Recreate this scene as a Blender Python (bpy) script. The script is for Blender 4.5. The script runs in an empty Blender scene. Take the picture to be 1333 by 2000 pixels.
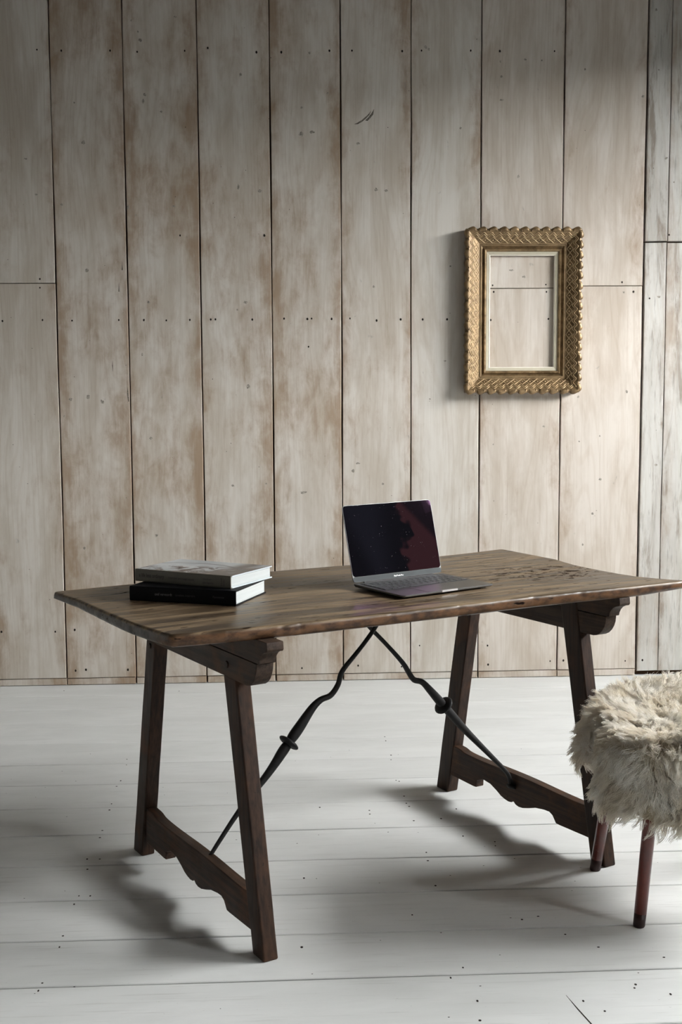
import bpy, bmesh, math, random
from mathutils import Vector, Matrix, noise

random.seed(7)
S = bpy.context.scene
COL = S.collection

# ------------------------------------------------------------------ camera
YAW, PITCH, ROLL = 0.052313, -0.102512, -0.004911
def look_matrix():
    cy, sy, cp, sp = math.cos(YAW), math.sin(YAW), math.cos(PITCH), math.sin(PITCH)
    f = Vector((sy*cp, cy*cp, sp)); r = Vector((cy, -sy, 0)); u = r.cross(f)
    r2 = r*math.cos(ROLL) + u*math.sin(ROLL); u2 = -r*math.sin(ROLL) + u*math.cos(ROLL)
    m = Matrix((r2, u2, -f)).transposed().to_4x4()
    m.translation = Vector((0, 0, 1.29202))
    return m
cam_data = bpy.data.cameras.new('camera')
cam_data.sensor_fit = 'VERTICAL'; cam_data.sensor_height = 36.0; cam_data.sensor_width = 24.0
cam_data.lens = 2368.59/2000*36.0
cam_data.clip_start = 0.05
cam = bpy.data.objects.new('camera', cam_data); COL.objects.link(cam)
cam.matrix_world = look_matrix()
S.camera = cam

# ------------------------------------------------------------------ world, light, exposure
world = bpy.data.worlds.new('world'); S.world = world; world.use_nodes = True
world.node_tree.nodes['Background'].inputs[0].default_value = (0.80, 0.90, 1.0, 1)
world.node_tree.nodes['Background'].inputs[1].default_value = 0.6
# one inferred window plus two added light openings in the unseen right wall; the sky seen through them is a bright panel outside, so the heads of the openings cut the light off the upper wall
WX = 4.20
LIGHT_OPENINGS = [(2.20, 4.50, 2.10, 3.02), (1.75, 2.19, 2.98, 3.55), (-0.10, 0.60, 2.10, 2.9)]      # y0, y1, z0, z1 of the window, then openings added for the purple reflection and for fill
def sky_panel(name, y0, y1, z0, z1, x, watts, tilt):
    ld = bpy.data.lights.new(name, 'AREA')
    ld.shape = 'RECTANGLE'; ld.size = y1-y0; ld.size_y = z1-z0; ld.energy = watts; ld.color = (0.985, 0.99, 0.985)
    lo = bpy.data.objects.new(name, ld); COL.objects.link(lo)
    lo.location = (x, (y0+y1)/2, (z0+z1)/2)
    lo.rotation_euler = Vector((-1.0, 0.0, -tilt)).to_track_quat('-Z', 'Y').to_euler()
sky_panel('sky_light', -4.0, 12.0, 3.2, 12.0, 8.6, 34500.0, 0.5)
S.view_settings.view_transform = 'Standard'; S.view_settings.look = 'None'
S.view_settings.exposure = 0.0; S.view_settings.gamma = 1.0
S.view_settings.use_curve_mapping = False
S.cycles.max_bounces = 8; S.cycles.diffuse_bounces = 5; S.cycles.glossy_bounces = 4

# ------------------------------------------------------------------ helpers
def put(name, me, mat, parent=None, loc=None, rot=None):
    o = bpy.data.objects.new(name, me); COL.objects.link(o)
    if mat is not None and me is not None:
        for m_ in (mat if isinstance(mat, (list, tuple)) else [mat]): me.materials.append(m_)
    if parent: o.parent = parent
    if loc: o.location = loc
    if rot: o.rotation_euler = rot
    return o
def thing(name, label, cat, loc=(0, 0, 0), rotz=0.0, group=None):
    o = bpy.data.objects.new(name, None); COL.objects.link(o)
    o.location = loc; o.rotation_euler = (0, 0, rotz); o.empty_display_size = 0.1
    o['label'] = label; o['category'] = cat
    if group: o['group'] = group
    return o
def structure(name, parent=None):
    o = bpy.data.objects.new(name, None); COL.objects.link(o); o['kind'] = 'structure'
    return o
def mesh(name, verts, faces, smooth=False):
    me = bpy.data.meshes.new(name); me.from_pydata([tuple(v) for v in verts], [], faces)
    bm = bmesh.new(); bm.from_mesh(me); bmesh.ops.recalc_face_normals(bm, faces=bm.faces); bm.to_mesh(me); bm.free()
    if smooth: me.shade_smooth()
    return me
class MB:
    def __init__(s): s.v = []; s.f = []
    def add(s, vs, fs):
        n = len(s.v); s.v += [Vector(p) for p in vs]; s.f += [tuple(i+n for i in f) for f in fs]
    def box(s, a, b):
        x0, y0, z0 = a; x1, y1, z1 = b
        s.add([(x0,y0,z0),(x1,y0,z0),(x1,y1,z0),(x0,y1,z0),(x0,y0,z1),(x1,y0,z1),(x1,y1,z1),(x0,y1,z1)],
              [(0,3,2,1),(4,5,6,7),(0,1,5,4),(1,2,6,5),(2,3,7,6),(3,0,4,7)])
    def loft(s, rings, cap=True, closed=True):
        n = len(rings[0]); base = len(s.v)
        for r in rings: s.v += [Vector(p) for p in r]
        for i in range(len(rings)-1):
            for j in range(n if closed else n-1):
                k = (j+1) % n
                s.f.append((base+i*n+j, base+i*n+k, base+(i+1)*n+k, base+(i+1)*n+j))
        if cap:
            s.f.append(tuple(base+j for j in range(n))[::-1]); m = base+(len(rings)-1)*n
            s.f.append(tuple(m+j for j in range(n)))
    def tube(s, pts, rad, n=10, cap=True):
        pts = [Vector(p) for p in pts]; rings = []; prev = None
        for i, p in enumerate(pts):
            t = (pts[min(i+1, len(pts)-1)]-pts[max(i-1, 0)]).normalized()
            a = prev if prev is not None else (Vector((0,0,1)) if abs(t.z) < .9 else Vector((1,0,0)))
            u = (a-t*a.dot(t)).normalized(); w = t.cross(u); prev = u
            r = rad[i] if isinstance(rad, (list, tuple)) else rad
            rings.append([p+(u*math.cos(2*math.pi*k/n)+w*math.sin(2*math.pi*k/n))*r for k in range(n)])
        s.loft(rings, cap)
    def disc(s, c, nrm, r, h, n=10):
        c = Vector(c); nrm = Vector(nrm).normalized(); s.tube([c, c+nrm*h], r, n)
    def build(s, name, mat, parent=None, smooth=False, bevel=0.0, seg=2, **kw):
        me = mesh(name, s.v, s.f, smooth); o = put(name, me, mat, parent, **kw)
        if bevel:
            b = o.modifiers.new('bevel', 'BEVEL'); b.width = bevel; b.segments = seg; b.limit_method = 'ANGLE'; b.angle_limit = math.radians(35)
            me.shade_smooth(); w = o.modifiers.new('wn', 'WEIGHTED_NORMAL'); w.keep_sharp = True
        return o
def prism(mb, prof, axis, a, b):
    """extrude a closed 2-D profile along an axis: axis 0 -> profile is (y,z)."""
    def P(p, t): return (t, p[0], p[1]) if axis == 0 else ((p[0], t, p[1]) if axis == 1 else (p[0], p[1], t))
    mb.loft([[P(p, a) for p in prof], [P(p, b) for p in prof]])
def smoothline(pts, n):
    """Catmull-Rom through tuples of any size."""
    out = []; m = len(pts)
    for i in range(m-1):
        p0, p1, p2, p3 = pts[max(i-1,0)], pts[i], pts[i+1], pts[min(i+2,m-1)]
        for k in range(n):
            t = k/n
            out.append(tuple(.5*((2*b)+(-a+c)*t+(2*a-5*b+4*c-d)*t*t+(-a+3*b-3*c+d)*t**3) for a,b,c,d in zip(p0,p1,p2,p3)))
    out.append(tuple(pts[-1])); return out

# ------------------------------------------------------------------ node materials
class N:
    def __init__(s, name):
        s.m = bpy.data.materials.new(name); s.m.use_nodes = True; s.t = s.m.node_tree; s.t.nodes.clear()
        s.out = s.t.nodes.new('ShaderNodeOutputMaterial')
    def n(s, typ, **kw):
        nd = s.t.nodes.new('ShaderNode'+typ)
        for k, v in kw.items():
            if k.startswith('i_'):
                key = k[2:]; key = int(key) if key.isdigit() else key.replace('_', ' ')
                if isinstance(v, bpy.types.NodeSocket): s.t.links.new(v, nd.inputs[key])
                else: nd.inputs[key].default_value = v
            else: setattr(nd, k, v)
        return nd
    def math(s, op, a, b=0.0, c=0.0, clamp=False):
        nd = s.n('Math', operation=op, use_clamp=clamp, i_0=a, i_1=b, i_2=c); return nd.outputs[0]
    def vmul(s, v, sc): return s.n('VectorMath', operation='MULTIPLY', i_0=v, i_1=sc).outputs[0]
    def vadd(s, v, sc): return s.n('VectorMath', operation='ADD', i_0=v, i_1=sc).outputs[0]
    def noise(s, vec, scale=1.0, detail=3.0, rough=0.5, dist=0.0):
        return s.n('TexNoise', i_Vector=vec, i_Scale=scale, i_Detail=detail, i_Roughness=rough, i_Distortion=dist).outputs[0]
    def ramp(s, fac, a, b, c0=0.0, c1=1.0):
        return s.n('MapRange', interpolation_type='SMOOTHSTEP', i_0=fac, i_1=a, i_2=b, i_3=c0, i_4=c1).outputs[0]
    def mix(s, fac, a, b, blend='MIX'):
        nd = s.n('Mix', data_type='RGBA', blend_type=blend)
        for sock, v in ((nd.inputs[0], fac), (nd.inputs[6], a), (nd.inputs[7], b)):
            if isinstance(v, bpy.types.NodeSocket): s.t.links.new(v, sock)
            elif isinstance(v, (int, float)): sock.default_value = v
            else: sock.default_value = (*v, 1) if len(v) == 3 else v
        return nd.outputs[2]
    def attr(s, name): return s.n('Attribute', attribute_type='OBJECT', attribute_name=name).outputs['Fac']
    def bump(s, h, strength=0.3, dist=0.002, normal=None):
        nd = s.n('Bump', i_Height=h, i_Strength=strength, i_Distance=dist)
        if normal: s.t.links.new(normal, nd.inputs['Normal'])
        return nd.outputs[0]
    def done(s, col, rough=0.5, spec=0.5, metal=0.0, normal=None, coat=0.0, coat_r=0.1, tint=None):
        b = s.n('BsdfPrincipled'); I = b.inputs
        def set_(k, v):
            if isinstance(v, bpy.types.NodeSocket): s.t.links.new(v, I[k])
            else: I[k].default_value = (*v, 1) if (k in ('Base Color', 'Specular Tint') and len(v) == 3) else v
        set_('Base Color', col); set_('Roughness', rough); set_('Specular IOR Level', spec); set_('Metallic', metal)
        set_('Coat Weight', coat); set_('Coat Roughness', coat_r)
        if tint: set_('Specular Tint', tint)
        if normal: set_('Normal', normal)
        s.t.links.new(b.outputs[0], s.out.inputs[0]); return s.m

def mat_plain(name, col, rough=0.5, spec=0.5, metal=0.0, var=0.06, scale=30.0, coat=0.0, bump=0.0):
    k = N(name); P = k.n('TexCoord').outputs['Object']
    f = k.noise(P, scale, 4.0, 0.6)
    lo_ = tuple(c*(1-var) for c in col); hi = tuple(min(1, c*(1+var)) for c in col)
    c = k.mix(k.ramp(f, .3, .7), lo_, hi)
    return k.done(c, rough, spec, metal, k.bump(f, bump, 0.001) if bump else None, coat)

def mat_wall_plank(name, c_light, c_dark, c_brown, worn=0.0):
    """limewashed softwood: UV 'across' is 0..1 over the plank width, UV 'metres' is real size."""
    k = N(name)
    uv = k.n('UVMap', uv_map='metres').outputs[0]
    ac = k.n('SeparateXYZ', i_0=k.n('UVMap', uv_map='across').outputs[0]).outputs[0]
    seed, stain, warm = k.attr('seed'), k.attr('stain'), k.attr('warm')
    off = k.n('CombineXYZ', i_0=k.math('MULTIPLY', seed, 3.7), i_1=k.math('MULTIPLY', seed, 11.3), i_2=seed).outputs[0]
    P = k.vadd(uv, off)
    # growth rings: distorted bands running up the plank
    bend = k.noise(k.vmul(P, (3.5, .55, 1)), 1.0, 2.0, .5)
    sx = k.n('SeparateXYZ', i_0=uv).outputs[0]
    ring = k.math('SINE', k.math('ADD', k.math('MULTIPLY', bend, 95.0), k.math('MULTIPLY', sx, 160.0)))
    ringm = k.ramp(ring, .35, 1.0)
    fine = k.noise(k.vmul(P, (260, 4.0, 1)), 1.0, 5.0, .65)
    streak = k.noise(k.vmul(P, (38, .9, 1)), 1.0, 4.0, .6)
    blot = k.noise(k.vmul(P, (8.0, 1.9, 1)), 1.0, 5.0, .62, .25)
    big = k.noise(k.vmul(P, (3.4, 1.5, 1)), 1.0, 4.0, .6, .3)
    mid = k.noise(k.vmul(P, (26, 6.5, 1)), 1.0, 5.0, .68, .35)
    edge = k.ramp(k.math('ABSOLUTE', k.math('SUBTRACT', ac, .5)), .22, .5)
    m = k.math('ADD', k.math('MULTIPLY', big, .9), k.math('MULTIPLY', edge, .20))
    m = k.math('ADD', m, k.math('MULTIPLY', k.math('SUBTRACT', mid, .5), .62))
    m = k.math('ADD', m, k.math('MULTIPLY', k.math('SUBTRACT', streak, .5), .25))
    m = k.math('ADD', m, k.math('MULTIPLY', k.math('SUBTRACT', k.noise(k.vmul(P, (11, 8, 1)), 1.0, 5.0, .62, .5), .5), .60))
    m = k.math('ADD', m, k.math('MULTIPLY', k.math('SUBTRACT', stain, .5), .42))
    brown = k.ramp(m, .46, .92)
    base = k.mix(k.ramp(k.math('ADD', blot, k.math('MULTIPLY', k.math('SUBTRACT', streak, .5), .25)), .34, .64), c_dark, c_light)
    base = k.mix(k.math('MULTIPLY', warm, .8), base, k.mix(1.0, base, (1.0, .945, .915), 'MULTIPLY'))
    col = k.mix(k.math('MULTIPLY', brown, .80), base, c_brown)
    col = k.mix(k.math('MULTIPLY', ringm, .17), col, k.mix(1.0, col, (.72, .63, .54), 'MULTIPLY'))
    col = k.mix(k.ramp(fine, .50, .72, 0, .36), col, k.mix(1.0, col, (.66, .60, .53), 'MULTIPLY'))
    # grey bruises in the wash
    gr = k.noise(k.vmul(P, (34, 18, 1)), 1.0, 3.0, .6, .4)
    col = k.mix(k.ramp(gr, .70, .80, 0, .38), col, (.20, .19, .175))
    if worn:
        w = k.noise(k.vmul(P, (16, 1.9, 1)), 1.0, 6.0, .72, .7)
        col = k.mix(k.ramp(w, .50, .66, 0, worn), col, (.23, .185, .145))
        w2 = k.noise(k.vmul(P, (95, 7, 1)), 1.0, 4.0, .7)
        col = k.mix(k.ramp(w2, .55, .68, 0, worn*.6), col, (.22, .20, .18))
    h = k.math('ADD', k.math('MULTIPLY', fine, .6), k.math('MULTIPLY', ring, .10))
    return k.done(col, .62, .30, normal=k.bump(h, .16, .0012))

def mat_floor():
    k = N('white_floor_paint')
    P = k.vadd(k.n('TexCoord').outputs['Object'], k.n('CombineXYZ', i_0=k.attr('seed'), i_1=0.0, i_2=k.attr('seed')).outputs[0])
    g = k.noise(k.vmul(P, (5, 120, 1)), 1.0, 5.0, .65)
    b = k.noise(k.vmul(P, (2.2, 7, 1)), 1.0, 4.0, .6, .5)
    sp = k.noise(k.vmul(P, (70, 190, 1)), 1.0, 2.0, .6)
    rough_area = k.noise(k.vmul(P, (4, 9, 1)), 1.0, 3.0, .6)
    c = k.mix(k.ramp(b, .3, .7), (.605, .615, .602), (.68, .69, .678))
    c = k.mix(k.ramp(g, .55, .72, 0, .42), c, (.42, .42, .40))
    c = k.mix(k.ramp(sp, .745, .79, 0, .6), c, (.30, .29, .26))
    h = k.math('ADD', k.math('MULTIPLY', g, .5), k.math('MULTIPLY', k.math('MULTIPLY', sp, k.ramp(rough_area, .45, .7)), 1.2))
    return k.done(c, k.ramp(b, .2, .8, .50, .62), .22, normal=k.bump(h, .22, .0014))

def mat_table_top():
    k = N('worn_table_wood')
    P = k.n('TexCoord').outputs['Object']
    X = k.n('SeparateXYZ', i_0=P)
    warp = k.noise(k.vmul(P, (2.0, 7.0, 4.0)), 1.0, 2.0, .5)
    Pw = k.vadd(P, k.n('CombineXYZ', i_0=0.0, i_1=k.math('MULTIPLY', k.math('SUBTRACT', warp, .5), .06), i_2=0.0).outputs[0])
    fine = k.noise(k.vmul(Pw, (5, 105, 60)), 1.0, 6.0, .70)
    streak = k.noise(k.vmul(Pw, (2.2, 38, 20)), 1.0, 5.0, .6)
    blot = k.noise(k.vmul(P, (3.2, 6, 6)), 1.0, 4.0, .6, .5)
    c = k.mix(k.ramp(streak, .40, .60), (.050, .032, .018), (.250, .178, .106))
    c = k.mix(k.ramp(blot, .45, .78, 0, .55), c, (.215, .152, .092))
    c = k.mix(k.ramp(fine, .46, .64, 0, .75), c, (.058, .034, .017))
    # short dark checks and pits along the grain
    pit = k.noise(k.vmul(Pw, (17, 105, 80)), 1.0, 2.0, .5)
    c = k.mix(k.ramp(pit, .675, .715, 0, .92), c, (.020, .012, .008))
    # a gnarled, wormy patch near the right end
    d = k.n('VectorMath', operation='LENGTH', i_0=k.vmul(k.vadd(P, (-.53, .10, -.77)), (4.2, 5.5, 0))).outputs['Value']
    gn = k.noise(k.vmul(k.vadd(P, k.vmul(k.n('TexNoise', i_Vector=P, i_Scale=11.0).outputs[1], (.10, .07, 0))), (27, 52, 1)), 1.0, 5.0, .62)
    gm = k.math('MULTIPLY', k.ramp(gn, .545, .58), k.ramp(d, .35, 1.0, 1.0, 0.0))
    c = k.mix(gm, c, (.030, .018, .011))
    # board seams
    for wv, x0, x1, amt in ((.212, -.76, -.35, .75), (-.238, -.60, -.22, .55), (0.006, -.30, .10, .3)):
        wob = k.math('MULTIPLY', k.math('SUBTRACT', k.noise(k.vmul(P, (6, 1, 1)), 1.0, 2.0), .5), .014)
        s_ = k.ramp(k.math('ABSOLUTE', k.math('SUBTRACT', k.math('ADD', X.outputs[1], wob), wv)), .0008, .0026, 1.0, 0.0)
        s_ = k.math('MULTIPLY', s_, k.math('MULTIPLY', k.math('GREATER_THAN', X.outputs[0], x0), k.math('LESS_THAN', X.outputs[0], x1)))
        c = k.mix(k.math('MULTIPLY', s_, amt), c, (.028, .017, .010))
    # the edges are darker, redder and chipped
    sd = k.ramp(X.outputs[2], .7600, .7672, 1.0, 0.0)
    en = k.noise(k.vmul(P, (28, 28, 60)), 1.0, 4.0, .6)
    ec = k.mix(k.ramp(en, .32, .66), (.038, .018, .009), (.135, .066, .029))
    ec = k.mix(k.ramp(pit, .64, .72), ec, (.012, .007, .005))
    endg = k.ramp(X.outputs[0], -.735, -.712, 1.0, 0.0)
    ec = k.mix(endg, ec, k.mix(k.ramp(k.noise(k.vmul(P, (1, 90, 40)), 1.0, 4.0, .6), .35, .7), (.018, .014, .010), (.060, .047, .034)))
    c = k.mix(sd, c, ec)
    h = k.math('ADD', k.math('MULTIPLY', fine, .35), k.math('ADD', k.math('MULTIPLY', streak, .4), k.math('MULTIPLY', k.ramp(pit, .68, .75), -1.2)))
    h = k.math('ADD', h, k.math('MULTIPLY', en, .8))
    h = k.math('ADD', h, k.math('MULTIPLY', gm, -1.5))
    dent = k.math('MAXIMUM', gm, k.ramp(pit, .675, .715))
    return k.done(c, k.math('ADD', k.ramp(streak, .3, .7, .30, .46), k.math('MULTIPLY', dent, .45)), k.ramp(dent, 0.0, 1.0, .36, .02), normal=k.bump(h, .38, .0022))

def mat_dark_wood(name, a, b, axis_scale, rough=.34):
    k = N(name); P = k.n('TexCoord').outputs['Object']
    P = k.vadd(P, k.n('CombineXYZ', i_0=k.attr('seed'), i_1=k.attr('seed'), i_2=0.0).outputs[0])
    g = k.noise(k.vmul(P, axis_scale), 1.0, 5.0, .65)
    s2 = k.noise(P, 9.0, 3.0, .6)
    c = k.mix(k.ramp(g, .32, .70), a, b)
    c = k.mix(k.ramp(s2, .50, .72, 0, .55), c, (b[0]*2.0, b[1]*1.8, b[2]*1.5))
    pit = k.noise(P, 95.0, 2.0, .5)
    c = k.mix(k.ramp(pit, .70, .76, 0, .7), c, (.008, .006, .005))
    return k.done(c, k.ramp(s2, .3, .7, rough+.10, rough+.25), .24, normal=k.bump(g, .25, .0015))

M_wallA = mat_wall_plank('limewashed_board', (.640, .608, .555), (.505, .458, .392), (.310, .212, .132))
M_wallB = mat_wall_plank('pale_old_board', (.56, .55, .515), (.45, .435, .40), (.33, .26, .20), worn=.8)
M_gap = mat_plain('dark_gap', (.060, .033, .018), .9, .1)
M_floor = mat_floor()
M_under = mat_plain('dark_underfloor', (.055, .048, .038), .9, .1)
M_top = mat_table_top()
M_leg = mat_dark_wood('dark_waxed_leg', (.013, .0068, .0045), (.043, .021, .0115), (120, 120, 5))
M_rail = mat_dark_wood('dark_waxed_rail', (.018, .0095, .006), (.058, .029, .016), (120, 5, 120))
M_beam = mat_dark_wood('dark_beam', (.022, .014, .010), (.056, .035, .024), (110, 6, 110), .38)
M_iron = mat_plain('black_wrought_iron', (.012, .0115, .0115), .52, .28, .0, .3, 60, bump=.25)
M_nail = mat_plain('nail_hole', (.018, .013, .010), .8, .2)
M_knot = mat_plain('grey_knot', (.300, .272, .232), .7, .2, var=.55, scale=230)

# ------------------------------------------------------------------ setting: plank wall, floor, room shell
D = 5.2585
WALL_X = [-0.9286, -0.6273, -0.3187, -0.0158, 0.2822, 0.5810, 0.8815, 1.2377, 1.5940]
NAILS= [(-0.979, 2.691), (-0.879, 2.688), (-0.678, 2.69), (-0.566, 2.686), (-0.369, 2.692), (-0.273, 2.704), (-0.07, 2.689), (0.034, 2.69), (0.236, 2.698), (0.331, 2.699), (0.543, 2.699), (0.625, 2.702), (0.834, 2.704), (0.958, 2.703), (1.192, 2.705), (-1.157, 1.578), (-0.989, 1.582), (-0.865, 1.579), (-0.668, 1.581), (-0.562, 1.581), (-0.467, 1.579), (-0.367, 1.581), (-0.278, 1.583), (-0.258, 1.583), (-0.101, 1.582), (0.035, 1.586), (0.135, 1.584), (0.153, 1.586), (0.239, 1.584), (0.318, 1.586), (0.433, 1.577), (0.537, 1.581), (0.632, 1.581), (0.738, 1.581), (-1.205, 0.242), (-0.974, 0.239), (-0.89, 0.246), (-0.891, 0.065), (-0.846, 0.068), (-0.664, 0.065), (1.207, 0.072), (1.267, 0.074), (1.547, 0.067), (1.624, 0.07), (0.928, 0.061), (0.925, 0.147), (-0.995, 1.753), (-0.996, 1.717), (1.552, 1.698), (1.501, 1.739), (0.935, 1.726), (0.94, 1.698), (1.167, 1.729), (1.17, 1.698), (0.928, 1.578), (1.18, 1.582), (-0.045, 1.935), (0.139, 1.466), (1.622, 1.669), (-0.402, 1.935), (1.702, 1.94), (0.099, 0.059), (0.348, 0.066), (0.541, 0.058), (0.621, 0.152), (-0.077, 0.069), (-0.159, 0.189)]
KNOTS= [(-0.798, 2.317, 0.0133, 0.0156), (-0.797, 1.789, 0.0133, 0.0156), (-0.832, 2.479, 0.0067, 0.0089), (-0.553, 2.734, 0.0133, 0.0133), (-0.562, 2.767, 0.0067, 0.0089), (-0.407, 2.828, 0.0111, 0.0067), (-0.426, 2.056, 0.0156, 0.0089), (-0.545, 2.486, 0.0089, 0.0222), (-0.538, 2.513, 0.0111, 0.0111), (-0.138, 2.597, 0.0111, 0.0133), (-0.153, 2.137, 0.0111, 0.0178), (0.153, 2.689, 0.0089, 0.0111), (0.227, 2.525, 0.0067, 0.0067), (0.113, 2.356, 0.02, 0.0156), (0.161, 2.365, 0.0178, 0.0111), (-0.806, 1.257, 0.0156, 0.0178), (-0.88, 1.246, 0.0133, 0.0111), (-0.746, 1.235, 0.0133, 0.0156), (-0.91, 1.174, 0.0067, 0.0067), (-0.541, 1.656, 0.0089, 0.0111), (-0.572, 1.436, 0.0089, 0.0111), (-0.543, 1.078, 0.0111, 0.0111), (-0.527, 0.656, 0.0111, 0.0111), (-0.839, 0.604, 0.0111, 0.0111), (-0.129, 1.656, 0.0156, 0.0111), (-0.122, 1.297, 0.0156, 0.0156), (-0.164, 1.623, 0.0089, 0.0089), (0.643, 2.716, 0.0111, 0.0111), (0.656, 2.708, 0.0089, 0.0111), (1.068, 2.67, 0.0111, 0.0089), (1.138, 2.666, 0.0089, 0.0067), (0.961, 2.661, 0.0089, 0.0089), (1.325, 2.632, 0.0067, 0.0089), (1.577, 2.522, 0.0111, 0.0111), (1.509, 1.696, 0.0089, 0.0089), (1.042, 2.184, 0.0089, 0.0111), (0.966, 2.598, 0.0133, 0.0089), (0.967, 2.503, 0.0156, 0.0067), (1.419, 0.884, 0.0111, 0.0111), (1.388, 0.732, 0.0111, 0.0111), (1.346, 0.594, 0.0067, 0.0111), (1.531, 1.267, 0.0111, 0.0111), (1.323, 1.051, 0.0067, 0.0067), (1.414, 1.073, 0.0067, 0.0089), (0.458, 0.872, 0.0089, 0.0089), (0.112, 0.837, 0.0267, 0.0111), (1.166, 1.117, 0.0133, 0.0067), (1.625, 2.877, 0.0111, 0.0089), (1.641, 2.631, 0.0067, 0.0067), (1.681, 2.264, 0.0111, 0.0089), (1.719, 2.163, 0.0067, 0.0067), (1.663, 1.676, 0.0133, 0.0111), (1.667, 0.945, 0.0111, 0.0089), (0.432, 2.129, 0.0156, 0.0111), (0.475, 2.124, 0.0133, 0.0089), (-0.471, 2.444, 0.0089, 0.0089), (-0.589, 2.812, 0.0067, 0.0067), (1.017, 1.79, 0.02, 0.0067), (1.071, 1.763, 0.0133, 0.0089), (0.943, 1.04, 0.0067, 0.0067), (0.73, 1.403, 0.0089, 0.0067), (0.664, 1.238, 0.0067, 0.0067), (0.351, 0.962, 0.0178, 0.0089), (0.329, 0.929, 0.0111, 0.0133), (0.485, 0.748, 0.0067, 0.0089), (-0.05, 0.877, 0.0089, 0.0067), (-0.194, 0.871, 0.0133, 0.0089), (1.316, 1.245, 0.0089, 0.0089), (1.267, 1.522, 0.0067, 0.0067), (0.792, 2.385, 0.0089, 0.0089), (0.751, 1.807, 0.0089, 0.0067), (-1.039, 2.249, 0.0133, 0.0067), (-1.001, 2.103, 0.0111, 0.0067), (-0.896, 2.061, 0.0089, 0.0111), (-0.619, 2.051, 0.0111, 0.0133), (-0.587, 2.019, 0.0067, 0.0067), (-0.062, 2.12, 0.0156, 0.0111), (0.118, 2.465, 0.0089, 0.0089), (0.356, 2.319, 0.0133, 0.0089), (0.42, 1.72, 0.0089, 0.0089)]
FN= [(-0.537, 4.169), (-0.531, 4.105), (-0.529, 3.935), (-0.535, 3.878), (-0.529, 3.711), (-0.528, 3.655), (-0.525, 3.481), (-0.524, 3.424), (-0.536, 3.264), (-0.501, 3.262), (-0.524, 3.192), (-0.519, 3.019), (-0.49, 3.017), (-0.523, 2.969), (-0.52, 2.791), (-0.518, 2.733), (-0.525, 2.562), (-0.527, 2.528), (0.388, 4.38), (0.387, 4.328), (0.39, 4.153), (0.385, 4.1), (0.381, 3.878), (0.39, 3.867), (0.391, 3.721), (0.391, 3.654), (0.397, 3.626), (0.271, 3.598), (0.27, 3.566), (0.397, 3.501), (0.481, 3.513), (0.539, 3.594), (0.525, 3.367), (0.609, 3.318), (0.605, 3.287), (0.404, 3.251), (0.401, 3.192), (0.4, 3.024), (0.32, 2.853), (0.369, 2.53), (0.403, 2.575), (0.411, 2.426), (0.403, 2.347), (0.67, 2.724), (0.866, 2.595), (0.758, 2.46), (0.765, 2.475), (0.827, 2.429), (0.627, 2.825), (0.584, 2.81), (-0.431, 5.12), (-0.927, 5.164), (0.059, 3.095), (0.045, 2.697), (0.634, 2.412), (0.12, 3.635), (0.731, 2.654), (0.668, 2.368)]


def plank_mesh(x0, x1, z0, z1, y, depth, rnd, chamfer=.0022, wob=.0009, n=16):
    vs, fs, uva, uvm = [], [], [], []
    ph = rnd.random()*10
    rows = []
    for i in range(n+1):
        z = z0+(z1-z0)*i/n
        a = x0+wob*math.sin(z*5+ph)+wob*.6*math.sin(z*17+ph*3); b = x1+wob*math.sin(z*4.3+ph*2)+wob*.6*math.sin(z*13+ph)
        zc = z if 0 < i < n else z+(chamfer if i == 0 else -chamfer)
        rows.append([(a, y+depth, z), (a, y+chamfer, z), (a+chamfer, y, zc), (b-chamfer, y, zc), (b, y+chamfer, z), (b, y+depth, z)])
    for r in rows: vs += r
    for i in range(n):
        for j in range(5): fs.append((i*6+j, i*6+j+1, (i+1)*6+j+1, (i+1)*6+j))
    fs.append(tuple(range(6))); m = n*6; fs.append(tuple(m+j for j in range(6))[::-1])
    me = mesh('plank', vs, fs)
    ua = me.uv_layers.new(name='across'); um = me.uv_layers.new(name='metres')
    for lp in me.loops:
        c = me.vertices[lp.vertex_index].co
        ua.data[lp.index].uv = ((c.x-x0)/(x1-x0), c.z); um.data[lp.index].uv = (c.x-x0+.3*(c.y-y), c.z)
    return me
rw = random.Random(11)
wall = structure('wall_back')
g = MB(); g.box((-3.05, D+.020, 0), (WX+.1, D+.06, 4.30)); g.build('backing', M_gap, wall)
#            stain warm per plank, from the left corner to the joint before the old panel
TONE = {-4:(.55,.3), -3:(.5,.4), -2:(.6,.3), -1:(.5,.2), 0:(.52,.25), 1:(.86,.45), 2:(.72,.25), 3:(.66,.2), 4:(.74,.35), 5:(.50,.3), 6:(.30,.1), 7:(.30,.75), 8:(.30,.85)}
def add_plank(x0, x1, z0, z1, mat, stain, warm, gap=.0052, y=D, depth=.022):
    o = put('plank', plank_mesh(x0+gap/2, x1-gap/2, z0, z1, y, depth, rw), mat, wall)
    o['seed'] = round(rw.random()*9, 3); o['stain'] = stain; o['warm'] = warm
xs = [-2.95+.0, -2.60, -2.27, -1.93, -1.585, -1.245] ; xs = xs[1:] + WALL_X
for i in range(len(xs)-1):
    idx = i-4
    st, wm = TONE.get(idx, (.5, .3)); x0, x1 = xs[i], xs[i+1]
    zj = {0: 1.735, 7: 1.713, 8: 1.723}.get(idx) or (1.2+.4*(i % 3) if idx < -0 and idx != -1 else None)
    cuts = [.031, 4.28] if zj is None else [.031, zj, 4.28]
    for a, b in zip(cuts[:-1], cuts[1:]): add_plank(x0, x1, a+.0006, b-.0006, M_wallA, st, wm)
    add_plank(x0, x1, .001, .0302, M_wallA, st+.30, wm+.1)           # short foot strip under each board
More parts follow.
